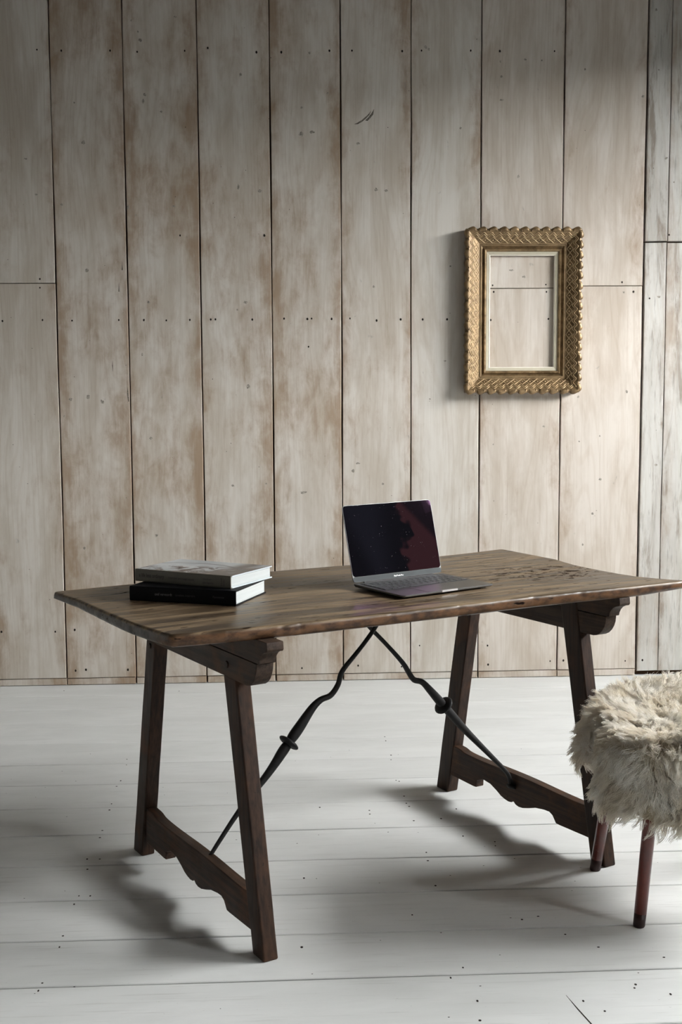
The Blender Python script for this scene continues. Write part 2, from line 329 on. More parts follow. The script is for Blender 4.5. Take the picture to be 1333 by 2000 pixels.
for x0, x1, z0, z1 in ((1.597, 1.697, 1.913, 4.28), (1.697, 1.93, 1.913, 4.28), (1.93, 2.18, 1.913, 4.28), (2.18, 2.60, 1.913, 4.28), (2.60, 3.0, .021, 4.28), (3.0, WX, .021, 4.28),
                       (1.597, 1.694, .021, 1.908), (1.694, 1.90, .021, 1.908), (1.90, 2.18, .021, 1.908), (2.18, 2.60, .021, 1.908)):
    add_plank(x0, x1, z0, z1, M_wallB, .45, .1, gap=.0022 if x0 > 1.6 else .0035, y=D-.004, depth=.028)
nb = MB()
for x, z in NAILS:
    r = rw.uniform(.0030, .0046); nb.loft([[(x+r*math.cos(t*math.pi/4)*1.0, y_, z+r*math.sin(t*math.pi/4)*rw.uniform(1.0, 1.5)) for t in range(8)] for y_ in (D+.004, D-(.0048 if x > 1.6 else .0008))])
for i in range(90):
    x, z = rw.uniform(-1.2, 1.8), rw.uniform(.1, 2.85); r = rw.uniform(.0010, .0019); yy = D-(.0046 if x > 1.6 else .0006)
    nb.loft([[(x+r*math.cos(t*math.pi/3), y_, z+r*math.sin(t*math.pi/3)) for t in range(6)] for y_ in (D+.002, yy)])
o = nb.build('nail_holes', M_nail, wall); o['kind'] = 'stuff'
kb = MB()
for x, z, rx, rz in KNOTS:
    pts = []; sd = rw.random()*50
    for t in range(14):
        an = t*math.pi/7; q = .78+.5*noise.noise(Vector((math.cos(an)*1.3+sd, math.sin(an)*1.3, sd)))
        pts.append((x+rx*.68*q*math.cos(an), z+rz*.68*q*math.sin(an)))
    yy = D-(.0044 if x > 1.6 else .0004)
    kb.loft([[(a, D+.002, b) for a, b in pts], [(a, yy, b) for a, b in pts]])
o = kb.build('knots', M_knot, wall); o['kind'] = 'stuff'
# long dark branch scar in the board right of centre
sc_ = MB()
for pts in ([(.338,2.398),(.352,2.404),(.372,2.416),(.398,2.438),(.412,2.455),(.404,2.437),(.390,2.423),(.374,2.409),(.354,2.398)],
            [(.385,2.414),(.398,2.425),(.414,2.446),(.424,2.462),(.420,2.438),(.408,2.424),(.396,2.412)],
            [(-.640,1.262),(-.637,1.300),(-.634,1.262),(-.632,1.235),(-.636,1.236)], [(-.701,1.385),(-.699,1.412),(-.697,1.384),(-.698,1.360)],
            [(-.667,1.70),(-.664,1.74),(-.662,1.70)], [(-.651,1.79),(-.648,1.83),(-.646,1.79)]):
    sc_.loft([[(a, D+.002, b) for a, b in pts], [(a, D-.0005, b) for a, b in pts]])
o = sc_.build('branch_scars', mat_plain('dark_scar', (.155, .135, .112), .8, .2, var=.7, scale=220), wall); o['kind'] = 'stuff'

floor = structure('floor')
g = MB(); g.box((-3.05, -1.55, -.06), (WX+.1, D+.06, -.024)); g.build('underfloor', M_under, floor)
ys = [D+.02, 5.071, 4.852, 4.606, 4.372, 4.1212, 3.9014, 3.6780, 3.4492, 3.2193, 2.9917, 2.7649, 2.5428, 2.3120]
while ys[-1] > -1.4: ys.append(ys[-1]-.2265)
def board_mesh(x0, x1, y0, y1, rnd, n=40, c=.0016):
    vs, fs = [], []; ph = rnd.random()*20
    for i in range(n+1):
        x = x0+(x1-x0)*i/n
        a = y0+.0007*math.sin(x*9+ph)+.0005*math.sin(x*31+ph); b = y1+.0007*math.sin(x*8+ph*2)+.0005*math.sin(x*27+ph)
        vs += [(x, a, -.024), (x, a, -c), (x, a+c*1.4, 0), (x, b-c*1.4, 0), (x, b, -c), (x, b, -.024)]
    for i in range(n):
        for j in range(5): fs.append((i*6+j, i*6+j+1, (i+1)*6+j+1, (i+1)*6+j))
    fs.append(tuple(range(6))); fs.append(tuple(n*6+j for j in range(6))[::-1])
    return mesh('plank', vs, fs)
for i in range(len(ys)-1):
    gp = .0016 if ys[i] > 4.3 else .0048
    gq = .0016 if ys[i+1] > 4.3 else .0048
    gp, gq = gp*rw.uniform(.6, 1.3), gq*rw.uniform(.6, 1.3)
    o = put('plank', board_mesh(-3.0, WX, ys[i+1]+gq/2, ys[i]-gp/2, rw), M_floor, floor); o['seed'] = round(rw.random()*20, 3)
fb = MB()
for x, y in FN:
    a, b = rw.uniform(.0018, .0034), rw.uniform(.0022, .0045)
    fb.loft([[(x+a*math.cos(t*math.pi/4), y+b*math.sin(t*math.pi/4), z_) for t in range(8)] for z_ in (-.003, .0005)])
for i in range(70):
    x, y = rw.uniform(-1.0, 1.1), rw.uniform(2.32, 4.3); a = rw.uniform(.0010, .0024)
    fb.loft([[(x+a*math.cos(t*math.pi/3), y+a*.5*math.sin(t*math.pi/3), z_) for t in range(6)] for z_ in (-.003, .0004)])
o = fb.build('nail_holes', M_nail, floor); o['kind'] = 'stuff'
# thin split running out of the picture at the lower right, with a lifted pale lip
g = MB(); g.loft([[(.6035, 2.4385, z_), (.613, 2.380, z_), (.640, 2.25, z_), (.643, 2.25, z_), (.6155, 2.380, z_)] for z_ in (-.002, .0005)])
g.build('split', M_nail, floor)

M_room = mat_plain('dim_room_wall', (.20, .19, .175), .8, .2)
M_ceil = mat_plain('dim_ceiling', (.09, .085, .08), .8, .2)
def shell(name, boxes, mat):
    b = MB()
    for a, c in boxes: b.box(a, c)
    o = b.build(name, mat); o['kind'] = 'structure'; return o
shell('ceiling', [((-3.05, -1.55, 4.30), (WX+.1, D+.06, 4.4))], M_ceil)
shell('wall_left', [((-3.1, -1.55, 0), (-3.0, D+.06, 4.30))], mat_plain('white_side_wall', (.50, .49, .475), .8, .2))
shell('wall_front', [((-3.05, -1.6, 0), (WX+.1, -1.5, 4.30))], mat_plain('white_front_wall', (.26, .255, .25), .8, .2))
def wall_with_holes():
    out = []; y = -1.5
    for y0, y1, z0, z1 in sorted(LIGHT_OPENINGS):
        out += [((WX, y, 0), (WX+.1, y0, 4.30)), ((WX, y0, 0), (WX+.1, y1, z0)), ((WX, y0, z1), (WX+.1, y1, 4.30))]; y = y1
    return out+[((WX, y, 0), (WX+.1, D, 4.30))]
shell('wall_right', wall_with_holes(), mat_plain('dark_side_wall', (.045, .042, .040), .8, .2))
M_wf = mat_plain('white_window_paint', (.72, .72, .70), .4)
for n_, (y0, y1, z0, z1) in enumerate(LIGHT_OPENINGS):  # frames for the inferred window and the two added light openings
    shell('light_opening_%d' % (n_+1), [((WX+.03, y0, z0), (WX+.08, y0+.05, z1)), ((WX+.03, y1-.05, z0), (WX+.08, y1, z1)),
          ((WX+.03, y0+.05, z0), (WX+.08, y1-.05, z0+.05)), ((WX+.03, y0+.05, z1-.05), (WX+.08, y1-.05, z1)),
          ((WX+.04, (y0+y1)/2-.02, z0+.05), (WX+.07, (y0+y1)/2+.02, z1-.05))], M_wf)

# ------------------------------------------------------------------ trestle table (local axes: x along, y across, z up)
TH = 0.490712; TC = (0.24541, 3.18884)
table = thing('trestle_table', 'long antique brown wooden trestle table with black iron braces and worn thick top', 'table', (*TC, 0), TH)
def tw(l, w, z): return Vector((TC[0]+l*math.cos(TH)-w*math.sin(TH), TC[1]+l*math.sin(TH)+w*math.cos(TH), z))
H = 0.7695
OUT = [(-.757,.335),(-.752,.27),(-.745,.20),(-.7445,.11),(-.744,.023),(-.743,-.07),(-.741,-.148),(-.735,-.215),(-.728,-.276),(-.7215,-.314),(-.718,-.328),(-.710,-.3335),(-.690,-.337),
       (-.64,-.345),(-.587,-.352),(-.51,-.359),(-.428,-.365),(-.35,-.369),(-.271,-.372),(-.19,-.375),(-.103,-.376),(-.02,-.378),(.065,-.379),(.16,-.378),(.259,-.380),(.39,-.389),(.516,-.400),(.62,-.406),(.725,-.411),(.745,-.409),(.747,-.400),
       (.722,-.355),(.694,-.286),(.687,-.22),(.687,-.162),(.690,-.10),(.696,-.035),(.712,.03),(.728,.088),(.733,.18),(.737,.27),(.740,.352),(.738,.364),(.728,.369),
       (.713,.367),(.60,.352),(.476,.343),(.30,.336),(.134,.337),(.02,.343),(-.086,.350),(-.30,.355),(-.542,.358),(-.66,.356),(-.73,.352),(-.752,.347)]
def tabletop():
    pts = []
    for i in range(len(OUT)):
        a, b = Vector(OUT[i]), Vector(OUT[(i+1) % len(OUT)])
        m = max(1, int((b-a).length/.006))
        pts += [a.lerp(b, k/m) for k in range(m)]
    n = len(pts); nr = []
    for i in range(n):
        t = (pts[(i+2) % n]-pts[(i-2) % n]).normalized(); nr.append(Vector((t.y, -t.x)))   # outward for a ccw outline
    area = sum(pts[i].x*pts[(i+1) % n].y-pts[(i+1) % n].x*pts[i].y for i in range(n))
    if area < 0: nr = [-q for q in nr]
    rings = []
    def th(p):
        a = max(0, 1-(p-Vector((-.757, .335))).length/.45); b = max(0, 1-(p-Vector((.745, -.405))).length/.16)
        return .0300-.009*a-.0075*b*(1 if p.y < -.2 else 0)
    for off, zf, amp in ((-.010, 0.0, .0), (-.0050, .0008, .5), (-.0022, .0030, 1), (-.0005, .008, 1), (0, .016, 1), (-.0012, -.008, 1), (-.0045, -.0028, .8), (-.010, 0, .2)):
        ring = []; bot = len(rings) >= 5
        for p, q in zip(pts, nr):
            c1 = noise.noise(Vector((p.x*38, p.y*38, zf*60)))*.0009+noise.noise(Vector((p.x*11, p.y*11, 3)))*.0010
            chip = max(0, noise.noise(Vector((p.x*75, p.y*75, 7.7)))-.30)*.0045
            d_ = off+amp*(c1-chip); t = th(p)
            z = H-t-zf if bot else H-zf
            rr = p+q*d_; ring.append((rr.x, rr.y, z))
        rings.append(ring)
    b = MB(); b.loft(rings, cap=True)
    me = mesh('tabletop', b.v, b.f, True)
    return me
o = put('tabletop', tabletop(), M_top, table)
w_ = o.modifiers.new('wn', 'WEIGHTED_NORMAL'); w_.weight = 100

def leg(name, foot, top, l0, l1, seed, extra=None):
    """foot/top: (w_front, w_back, z)"""
    b = MB()
    prof = [(foot[0], foot[2]), (foot[1], foot[2]), (top[1], top[2]), (top[0], top[2])]
    rings = []; n = 10
    for i in range(n+1):
        t = i/n; z = foot[2]+(top[2]-foot[2])*t
        j = lambda s: .0011*noise.noise(Vector((seed*9+s, z*9, s*5)))
        wa, wb = foot[0]+(top[0]-foot[0])*t, foot[1]+(top[1]-foot[1])*t
        rings.append([(l0+j(1), wa+j(2), z), (l1+j(3), wa+j(2), z), (l1+j(3), wb+j(4), z), (l0+j(1), wb+j(4), z)])
    b.loft(rings); o = b.build('leg', M_leg, table, bevel=.0045, seg=2); o['seed'] = float(seed); return o
leg('leg', (-.364, -.308, 0), (-.240, -.175, .6265), -.521, -.482, 1)
leg('leg', (.371, .433, 0), (.242, .303, .6255), -.519, -.480, 2)
leg('leg', (-.366, -.309, 0), (-.2345, -.168, .712), .513, .553, 3)
leg('leg', (.357, .420, 0), (.224, .287, .700), .518, .558, 4)

def beam(l0, l1, seed, groove):
    low = [(-.300,.6255),(-.312,.628),(-.324,.634),(-.334,.643),(-.342,.655),(-.347,.668),(-.349,.6845),(.345,.6845),(.344,.668),(.338,.648),(.326,.634),(.310,.6255)]
    up = [(-.359,.6855),(-.361,.694),(-.366,.703),(-.374,.711),(-.384,.716),(-.396,.719),(-.399,.724),(-.397,.7405),(.330,.7405),(.330,.6855)]
    b = MB(); prism(b, low, 0, l0, l1); o = b.build('beam', M_beam, table, bevel=.002); o['seed'] = float(seed)
    b = MB(); prism(b, up, 0, l0+groove, l1-groove); o = b.build('batten', M_beam, table, bevel=.0018); o['seed'] = float(seed)+3
beam(-.5225, -.479, 1, .0005)
beam(.5165, .5545, 2, 0.0)

TOPP = [(-.312,.153),(-.285,.149),(-.25,.146),(-.16,.147),(-.05,.1505),(.05,.151),(.16,.149),(.235,.1495),(.275,.152),(.30,.158),(.345,.160)]
BOTP = [(.350,.061),(.225,.057),(.2125,.058),(.2105,.080),(.179,.092),(.143,.088),(.112,.076),(.092,.066),(.074,.061),(.056,.0585),(.043,.060),(.0335,.066),(.031,.0655),(.022,.059),(.008,.0565),(-.010,.058),(-.038,.066),(-.067,.076),(-.105,.082),(-.128,.083),(-.142,.077),(-.150,.067),(-.157,.058),(-.172,.0575),(-.312,.060)]
def stretcher(l0, l1, dz, seed):
    b = MB(); prof = [(w, z+dz) for w, z in smoothline(TOPP, 3)]+[(w, z+dz) for w, z in BOTP]
    prism(b, prof, 0, l0, l1); o = b.build('stretcher', M_rail, table, bevel=.005, seg=3); o['seed'] = float(seed)
stretcher(-.513, -.484, -.014, 5)
stretcher(.520, .550, 0.0, 6)

def brace(pts, w0, w1, disc_i, hook=None):
    s3 = [(l, w0+(w1-w0)*i/(len(pts)-1), z, r) for i, (l, z, r) in enumerate(pts)]
    sm = smoothline(s3, 5)
    b = MB(); b.tube([q[:3] for q in sm], [q[3] for q in sm], 10); o = b.build('brace', M_iron, table, smooth=True)
    c = Vector(s3[disc_i][:3]); t = (Vector(s3[disc_i+1][:3])-Vector(s3[disc_i-1][:3])).normalized()
    k = MB(); prof = [(-.0075,.012),(-.006,.022),(-.003,.0275),(.0,.029),(.003,.0275),(.006,.022),(.0075,.012)]
    k.tube([c+t*a for a, r in prof], [r for a, r in prof], 20); k.build('collar', M_iron, o, smooth=True)
    if hook:
        e = MB(); e.tube([Vector(h) for h in hook], .0075, 8); e.build('eye', M_iron, o, smooth=True)
A = [(.072,.737,.006),(.038,.693,.006),(.005,.649,.006),(-.029,.613,.0058),(-.058,.586,.006),(-.099,.547,.0068),(-.1125,.514,.0072),(-.136,.489,.0078),(-.167,.4815,.0085),(-.194,.463,.0105),(-.232,.420,.0138),(-.253,.398,.0138),(-.266,.384,.011),(-.283,.367,.0135),(-.328,.315,.0100),(-.412,.233,.0068),(-.500,.128,.0050)]
B = [(-.064,.737,.006),(-.03,.688,.006),(.005,.649,.006),(.058,.597,.006),(.111,.541,.0068),(.133,.510,.0075),(.152,.486,.0080),(.181,.475,.0085),(.211,.446,.0110),(.243,.412,.0132),(.258,.397,.011),(.274,.380,.0128),(.337,.313,.0108),(.411,.241,.0082),(.480,.174,.0068),(.503,.146,.0065),(.511,.118,.0068)]
brace(A, -.006, -.03, 12)
brace(B, .008, .033, 10, hook=[(.5195, .021, .113), (.508, .028, .116), (.508, .037, .116), (.5195, .044, .113)])
for l, w, z in ((-.5225, -.200, .6555), (-.519, .276, .612)):
    b = MB(); b.tube([(l+.006, w, z), (l-.0022, w, z), (l-.0036, w, z)], [.0085, .0085, .0070], 10); b.build('peg', M_leg, table, smooth=False)

# ------------------------------------------------------------------ laptop
M_alu = mat_plain('space_grey_aluminium', (.165, .165, .162), .36, .5, .85, .03, 400)
M_alud = mat_plain('dark_grey_metal', (.10, .105, .105), .4, .5, .6, .03, 300)
M_notch_glint = mat_plain('painted_notch_glint', (.75, .75, .75), .30, .5, .8, .03)  # paler metal paints in the light caught by the finger notch
M_key = mat_plain('black_key', (.050, .049, .052), .40, .5)
M_well = mat_plain('key_gap', (.010, .010, .011), .6, .3)
M_chin = mat_plain('grey_screen_chin', (.050, .058, .061), .22, .5, .1, .04)
M_white = mat_plain('white_print', (.80, .80, .80), .5)
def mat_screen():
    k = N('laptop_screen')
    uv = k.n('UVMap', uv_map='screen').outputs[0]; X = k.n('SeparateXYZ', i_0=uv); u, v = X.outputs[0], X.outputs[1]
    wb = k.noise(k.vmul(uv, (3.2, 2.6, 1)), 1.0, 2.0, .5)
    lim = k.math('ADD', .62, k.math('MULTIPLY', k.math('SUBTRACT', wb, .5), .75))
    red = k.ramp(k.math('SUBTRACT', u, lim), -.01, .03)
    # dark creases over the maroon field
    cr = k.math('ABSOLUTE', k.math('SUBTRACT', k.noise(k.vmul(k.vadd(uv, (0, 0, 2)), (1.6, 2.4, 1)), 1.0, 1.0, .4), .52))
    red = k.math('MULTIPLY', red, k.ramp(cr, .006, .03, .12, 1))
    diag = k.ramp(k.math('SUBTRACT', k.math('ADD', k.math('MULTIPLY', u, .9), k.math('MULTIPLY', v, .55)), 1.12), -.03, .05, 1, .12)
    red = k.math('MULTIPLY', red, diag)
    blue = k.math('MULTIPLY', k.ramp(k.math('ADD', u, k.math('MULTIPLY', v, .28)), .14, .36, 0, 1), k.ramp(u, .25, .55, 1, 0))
    col = k.mix(red, k.mix(blue, (.0012, .0012, .0018), (.0050, .0052, .0080)), (.026, .0085, .0098))  # maroon reflection painted as dim emission, nothing maroon is built to reflect
    sp = k.n('TexVoronoi', i_Vector=k.vmul(uv, (46, 32, 1)), i_Scale=1.0).outputs['Distance']
    rn = k.noise(k.vmul(uv, (14, 10, 1)), 1.0, 3.0)
    dust = k.math('MULTIPLY', k.ramp(sp, .05, .11, 1, 0), k.ramp(rn, .50, .68))
    b = k.n('BsdfPrincipled'); I = b.inputs
    k.t.links.new(k.mix(dust, (.003, .003, .004), (.32, .32, .32)), I['Base Color'])
    k.t.links.new(k.ramp(dust, 0, 1, .03, .6), I['Roughness'])
    I['Specular IOR Level'].default_value = .55; I['Specular Tint'].default_value = (.82, .38, .80, 1)
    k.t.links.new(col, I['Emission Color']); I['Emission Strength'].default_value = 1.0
    k.t.links.new(b.outputs[0], k.out.inputs[0]); return k.m
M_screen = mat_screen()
LW, LDp = .3041, .2124
lap = thing('laptop', 'open grey laptop with a dark dusty screen standing on the wooden table', 'laptop', (.43419, 3.02011, H), .569346)
def rrect(x0, x1, y0, y1, r, n=6):
    out = []
    for cx, cy, a0 in ((x1-r, y1-r, 0), (x0+r, y1-r, 90), (x0+r, y0+r, 180), (x1-r, y0+r, 270)):
        out += [(cx+r*math.cos(math.radians(a0+90*i/n)), cy+r*math.sin(math.radians(a0+90*i/n))) for i in range(n+1)]
    return out
b = MB()
def ring(ins, z, slope=0): return [(x, y, z+slope*(y/LDp)) for x, y in rrect(-LW/2+ins, LW/2-ins, ins, LDp-ins, .011)]
b.loft([ring(.030, .0020), ring(.012, .0026), ring(.002, .0052, .001), ring(0, .0075, .003), ring(0, .0098, .003), ring(.0007, .0105, .003)])
base = b.build('base', M_alu, lap)
zt = lambda y: .0105+.003*(y/LDp)
for x in (-.12, .12):
    for y in (.025, .185):
        b = MB(); b.disc((x, y, 0), (0, 0, 1), .006, .0032, 12); b.build('rubber_foot', M_key, base)
km = MB(); km.box((-.5, -.5, 0), (.5, .5, 1)); key_me = mesh('key', km.v, km.f)
key_me.materials.append(M_key)
kw, kd, pit = .0158, .0153, .0190
rows = [(.0985, [1.25, 1, 1, 1.25, 5.2, 1.25, 1, 1, 1, 1]), (.1175, [2.25]+[1]*10+[2.25]), (.1365, [1.8]+[1]*11+[1.8]), (.1555, [1.5]+[1]*12+[1.0]), (.1745, [1]*13+[1.5])]
kx0, kx1 = -.1375, .1375
wl_ = MB(); wl_.loft([[(x, y, zt(y)+z_) for x, y in rrect(kx0-.003, kx1+.003, .0895, .1955, .003)] for z_ in (-.002, .0002)])
wl_.build('key_well', M_well, base)
for y, ws in rows:
    tot = sum(ws); x = kx0
    for w in ws:
        wd = (kx1-kx0)*w/tot
        o = put('key', key_me, None, base); o.location = (x+wd/2, y, zt(y)+.0002); o.scale = (wd-.0030, kd, .0012); x += wd
wt = MB(); wt.loft([[(x, y, zt(y)+z_) for x, y in rrect(kx0, kx1, .1845, .1925, .001)] for z_ in (0, .0008)]); wt.build('touch_strip', M_key, base)
b = MB(); b.loft([[(x, y, zt(y)+z_) for x, y in rrect(-.0675, .0675, .004, .0850, .003)] for z_ in (-.001, .00035)]); b.build('trackpad', M_alu, base)
b = MB(); b.loft([[(x, y, .0070+z_) for x, y in rrect(-.026, .026, -.0006, .004, .0005, 2)] for z_ in (0, .0044)]); b.build('finger_notch', M_notch_glint, base)
LID = 1.823867
ey, ez = -math.cos(LID), math.sin(LID)
hy, hz = LDp-.004, .0135
lid_nrm = Vector((0, -math.sin(LID), -math.cos(LID)))            # towards the user
def lidp(x, h, off): return Vector((x, hy+ey*h, hz+ez*h))+lid_nrm*off
b = MB(); lr = lambda ins, off: [lidp(x, y, off) for x, y in rrect(-.1505+ins, .1505-ins, .002+ins, .2065-ins, .010)]
b.loft([lr(.004, -.0042), lr(.0008, -.0036), lr(0, -.0022), lr(0, -.0004), lr(.0006, 0)])
lid = b.build('lid', M_alu, lap)
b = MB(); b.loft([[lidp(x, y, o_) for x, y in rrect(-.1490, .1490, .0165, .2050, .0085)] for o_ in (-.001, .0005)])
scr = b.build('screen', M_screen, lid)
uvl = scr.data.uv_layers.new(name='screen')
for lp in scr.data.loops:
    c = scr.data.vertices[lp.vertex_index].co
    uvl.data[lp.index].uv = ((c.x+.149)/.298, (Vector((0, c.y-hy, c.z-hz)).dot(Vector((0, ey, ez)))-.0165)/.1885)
b = MB(); b.loft([[lidp(x, y, o_) for x, y in rrect(-.1490, .1490, .0030, .0162, .003)] for o_ in (-.001, .0005)]); b.build('chin', M_chin, lid)
b = MB(); b.tube([(-.118, hy-.001, hz-.002), (.118, hy-.001, hz-.002)], .0045, 12); b.build('hinge', M_key, lap)
def text(body, size, mat, parent, frame, name='lettering', align='LEFT', squeeze=1.0, lift=.0003, bold=0.0):
    """flat lettering turned into a mesh; frame = (origin, right, up)"""
    cu = bpy.data.curves.new(name, 'FONT'); cu.body = body; cu.size = size; cu.align_x = align; cu.offset = bold
    tmp = bpy.data.objects.new(name, cu); COL.objects.link(tmp)
    bpy.context.view_layer.update()
    me = bpy.data.meshes.new_from_object(tmp.evaluated_get(bpy.context.evaluated_depsgraph_get()))
    bpy.data.objects.remove(tmp); bpy.data.curves.remove(cu)
    o_, r_, u_ = (Vector(q) for q in frame); r_.normalize(); u_.normalize(); nn = r_.cross(u_)
    me.transform(Matrix(((r_.x*squeeze, u_.x, nn.x, o_.x+nn.x*lift), (r_.y*squeeze, u_.y, nn.y, o_.y+nn.y*lift), (r_.z*squeeze, u_.z, nn.z, o_.z+nn.z*lift), (0, 0, 0, 1))))
    me.name = name; me.materials.clear()
    return put(name, me, mat, parent)
text('MacBook Pro', .0058, M_white, lid, (lidp(0, .0062, .0007), (1, 0, 0), (0, ey, ez)), align='CENTER', bold=.0002)

# ------------------------------------------------------------------ books
def mat_pages():
    k = N('page_edges'); P = k.n('TexCoord').outputs['Object']
    g = k.noise(k.vmul(P, (3, 3, 900)), 1.0, 3.0, .6); g2 = k.noise(k.vmul(P, (14, 14, 420)), 1.0, 4.0, .7)
    c = k.mix(k.ramp(g, .3, .7), (.40, .425, .42), (.52, .545, .54))
    c = k.mix(k.ramp(g2, .60, .72, 0, .6), c, (.20, .21, .21))
    return k.done(c, .7, .2, normal=k.bump(g, .4, .0008))
M_pages = mat_pages()
M_blackcloth = mat_plain('black_book_cloth', (.0045, .0045, .0055), .6, .12)
M_spine = mat_plain('grey_spine', (.135, .125, .100), .5, .4, var=.05)
M_cover_edge = mat_plain('pale_blue_cover', (.52, .58, .61), .35, .5)
M_ink = mat_plain('dark_ink', (.035, .032, .026), .6)
M_grey_ink = mat_plain('grey_foil', (.16, .16, .16), .5)
M_dim_ink = mat_plain('dim_grey_foil', (.035, .035, .038), .5)
def mat_cover():
    k = N('photo_cover'); P = k.n('TexCoord').outputs['Object']; X = k.n('SeparateXYZ', i_0=P); x, y = X.outputs[0], X.outputs[1]
    n1 = k.noise(k.vmul(P, (26, 20, 1)), 1.0, 4.0, .6, .9); n2 = k.noise(k.vmul(P, (11, 8, 1)), 1.0, 3.0, .55, .5)
    c = k.mix(k.ramp(n2, .35, .65), (.40, .43, .45), (.58, .60, .60))
    lowr = k.ramp(k.math('ADD', y, k.math('MULTIPLY', x, -.28)), .045, .085, 1, 0)
    c = k.mix(k.math('MULTIPLY', lowr, k.ramp(n1, .44, .54)), c, (.055, .030, .024))
    c = k.mix(k.math('MULTIPLY', lowr, k.ramp(n1, .60, .68)), c, (.50, .40, .33))
    rt = k.ramp(k.math('SUBTRACT', k.math('ADD', x, k.math('MULTIPLY', y, -.15)), .16), 0, .05)
    c = k.mix(k.math('MULTIPLY', rt, k.ramp(n2, .30, .5)), c, (.105, .085, .075))
    bw = k.math('ABSOLUTE', k.math('SUBTRACT', y, k.math('SUBTRACT', .150, k.math('MULTIPLY', k.math('POWER', k.math('SUBTRACT', x, .12), 2.0), 2.6))))
    c = k.mix(k.ramp(bw, .0025, .006, .85, 0), c, (.09, .095, .10))
    return k.done(c, .30, .30, coat=.08)
M_cover = mat_cover()
def book(name, label, loc, yaw, L, Dp, T, board, mats, over, spine_r):
    """local: x along the spine, y from the spine to the fore edge, z up"""
    cov, spn, top = mats
    t = thing(name, label, 'book', loc, yaw, 'books stacked on the table')
    # page block, with a slightly hollow fore edge
    b = MB(); ring_ = lambda z: [(over, .003, z), (L-over, .003, z), (L-over, Dp-over-.001, z), (L*.5, Dp-over-.004, z), (over, Dp-over-.001, z)]
    b.loft([ring_(board+.0002), ring_(T-board-.0002)]); b.build('pages', M_pages, t)
    for nm, z0, z1, m in (('back_cover', 0, board, cov), ('front_cover', T-board, T, top)):
        b = MB(); b.loft([[(x, y, z) for x, y in rrect(0, L, .0055, Dp, .0012, 2)] for z in (z0, z1)]); o = b.build(nm, [m, cov] if m is not cov else m, t, bevel=.0006)
        if m is not cov:
            for pl in o.data.polygons: pl.material_index = 0 if pl.normal.z > .8 else 1
    prof = [(.0070, T)]+[(-spine_r*math.sin(math.pi*i/10)+(.0012 if i in (0, 10) else 0), T*(1-i/10)) for i in range(11)]+[(.0070, 0)]
    prof += [(.0070, board*.9), (.0026, board*.9)]+[(-spine_r*math.sin(math.pi*i/8)*.8+.0026, board*.9+(T-board*1.8)*i/8) for i in range(1, 8)]+[(.0026, T-board*.9), (.0070, T-board*.9)]
    b = MB(); prism(b, prof, 0, 0, L); b.build('spine', spn, t)
    return t
BL = (-.3685, 2.9885, H)
bk = book('book', 'thick black hardback book lying on the table under the grey book', BL, -.3646, .2843, .1985, .0364, .0028, (M_blackcloth, M_blackcloth, M_blackcloth), .0035, .0010)
fr = lambda x, z: ((x, -.0012, z), (1, 0, 0), (0, 0, 1))
text('axel vervoordt', .0098, M_grey_ink, bk, fr(.069, .0165), squeeze=.80)
text('timeless interiors', .0080, M_dim_ink, bk, fr(.124, .0168), squeeze=.95)
text('Flammarion', .0080, M_dim_ink, bk, fr(.224, .0168), squeeze=.80)
bk2 = book('book', 'pale grey hardback with a photo cover lying on top of the black book', (-.3625, 3.0655, H+.0366), -.535, .2865, .1960, .0312, .0030, (M_cover_edge, M_spine, M_cover), .0040, .0008)
text('a life less ordinary', .0135, M_ink, bk2, fr(.012, .0122), squeeze=.78, bold=.0001)
text('interiors and inspirations', .0085, M_ink, bk2, fr(.103, .0128), squeeze=.90)
text('zoe ellison', .0066, M_ink, bk2, fr(.2065, .0175), squeeze=.85)
text('alex legendre', .0066, M_ink, bk2, fr(.2065, .0085), squeeze=.85)
text('RYLAND', .0060, M_ink, bk2, ((.2625, -.0012, .0055), (0, 0, 1), (-1, 0, 0)), squeeze=.85)
text('PETERS', .0060, M_ink, bk2, ((.2700, -.0012, .0055), (0, 0, 1), (-1, 0, 0)), squeeze=.85)

# ------------------------------------------------------------------ carved picture frame
M_gold = None
def mat_gold():
    k = N('old_gold_leaf'); P = k.n('TexCoord').outputs['Object']
    f = k.noise(P, 26.0, 5.0, .65, .4); f2 = k.noise(P, 110.0, 3.0, .6)
    c = k.mix(k.ramp(f, .30, .68), (.105, .064, .028), (.285, .190, .095))
    c = k.mix(k.ramp(f2, .55, .75, 0, .5), c, (.36, .27, .16))
    return k.done(c, k.ramp(f, .3, .7, .36, .5), .5, .45, k.bump(f2, .25, .0012))
M_gold = mat_gold()
M_goldhi = mat_plain('rubbed_gold', (.42, .30, .165), .42, .45, .45, .12, 60)
M_liner = mat_plain('cream_liner', (.50, .46, .35), .6, .3)
M_lip = mat_plain('pale_bevel', (.74, .70, .60), .5, .3)
FX0, FX1, FZ0, FZ1 = .8125, 1.3095, 1.2660, 1.9600
FD = .050
frame = thing('picture_frame', 'empty carved gold picture frame with cream liner hanging on the plank wall', 'picture frame', ((FX0+FX1)/2, D, (FZ0+FZ1)/2))
HW, HH = (FX1-FX0)/2, (FZ1-FZ0)/2
def frame_ring(ins, d_): return [(-HW+ins, -d_, -HH+ins), (HW-ins, -d_, -HH+ins), (HW-ins, -d_, HH-ins), (-HW+ins, -d_, HH-ins)]
def rail(name, prof, side, mat, parent):
    b = MB(); i, j = side, (side+1) % 4
    b.loft([[frame_ring(a, d_)[i] for a, d_ in prof], [frame_ring(a, d_)[j] for a, d_ in prof]], cap=True)
    return b.build(name, mat, parent)
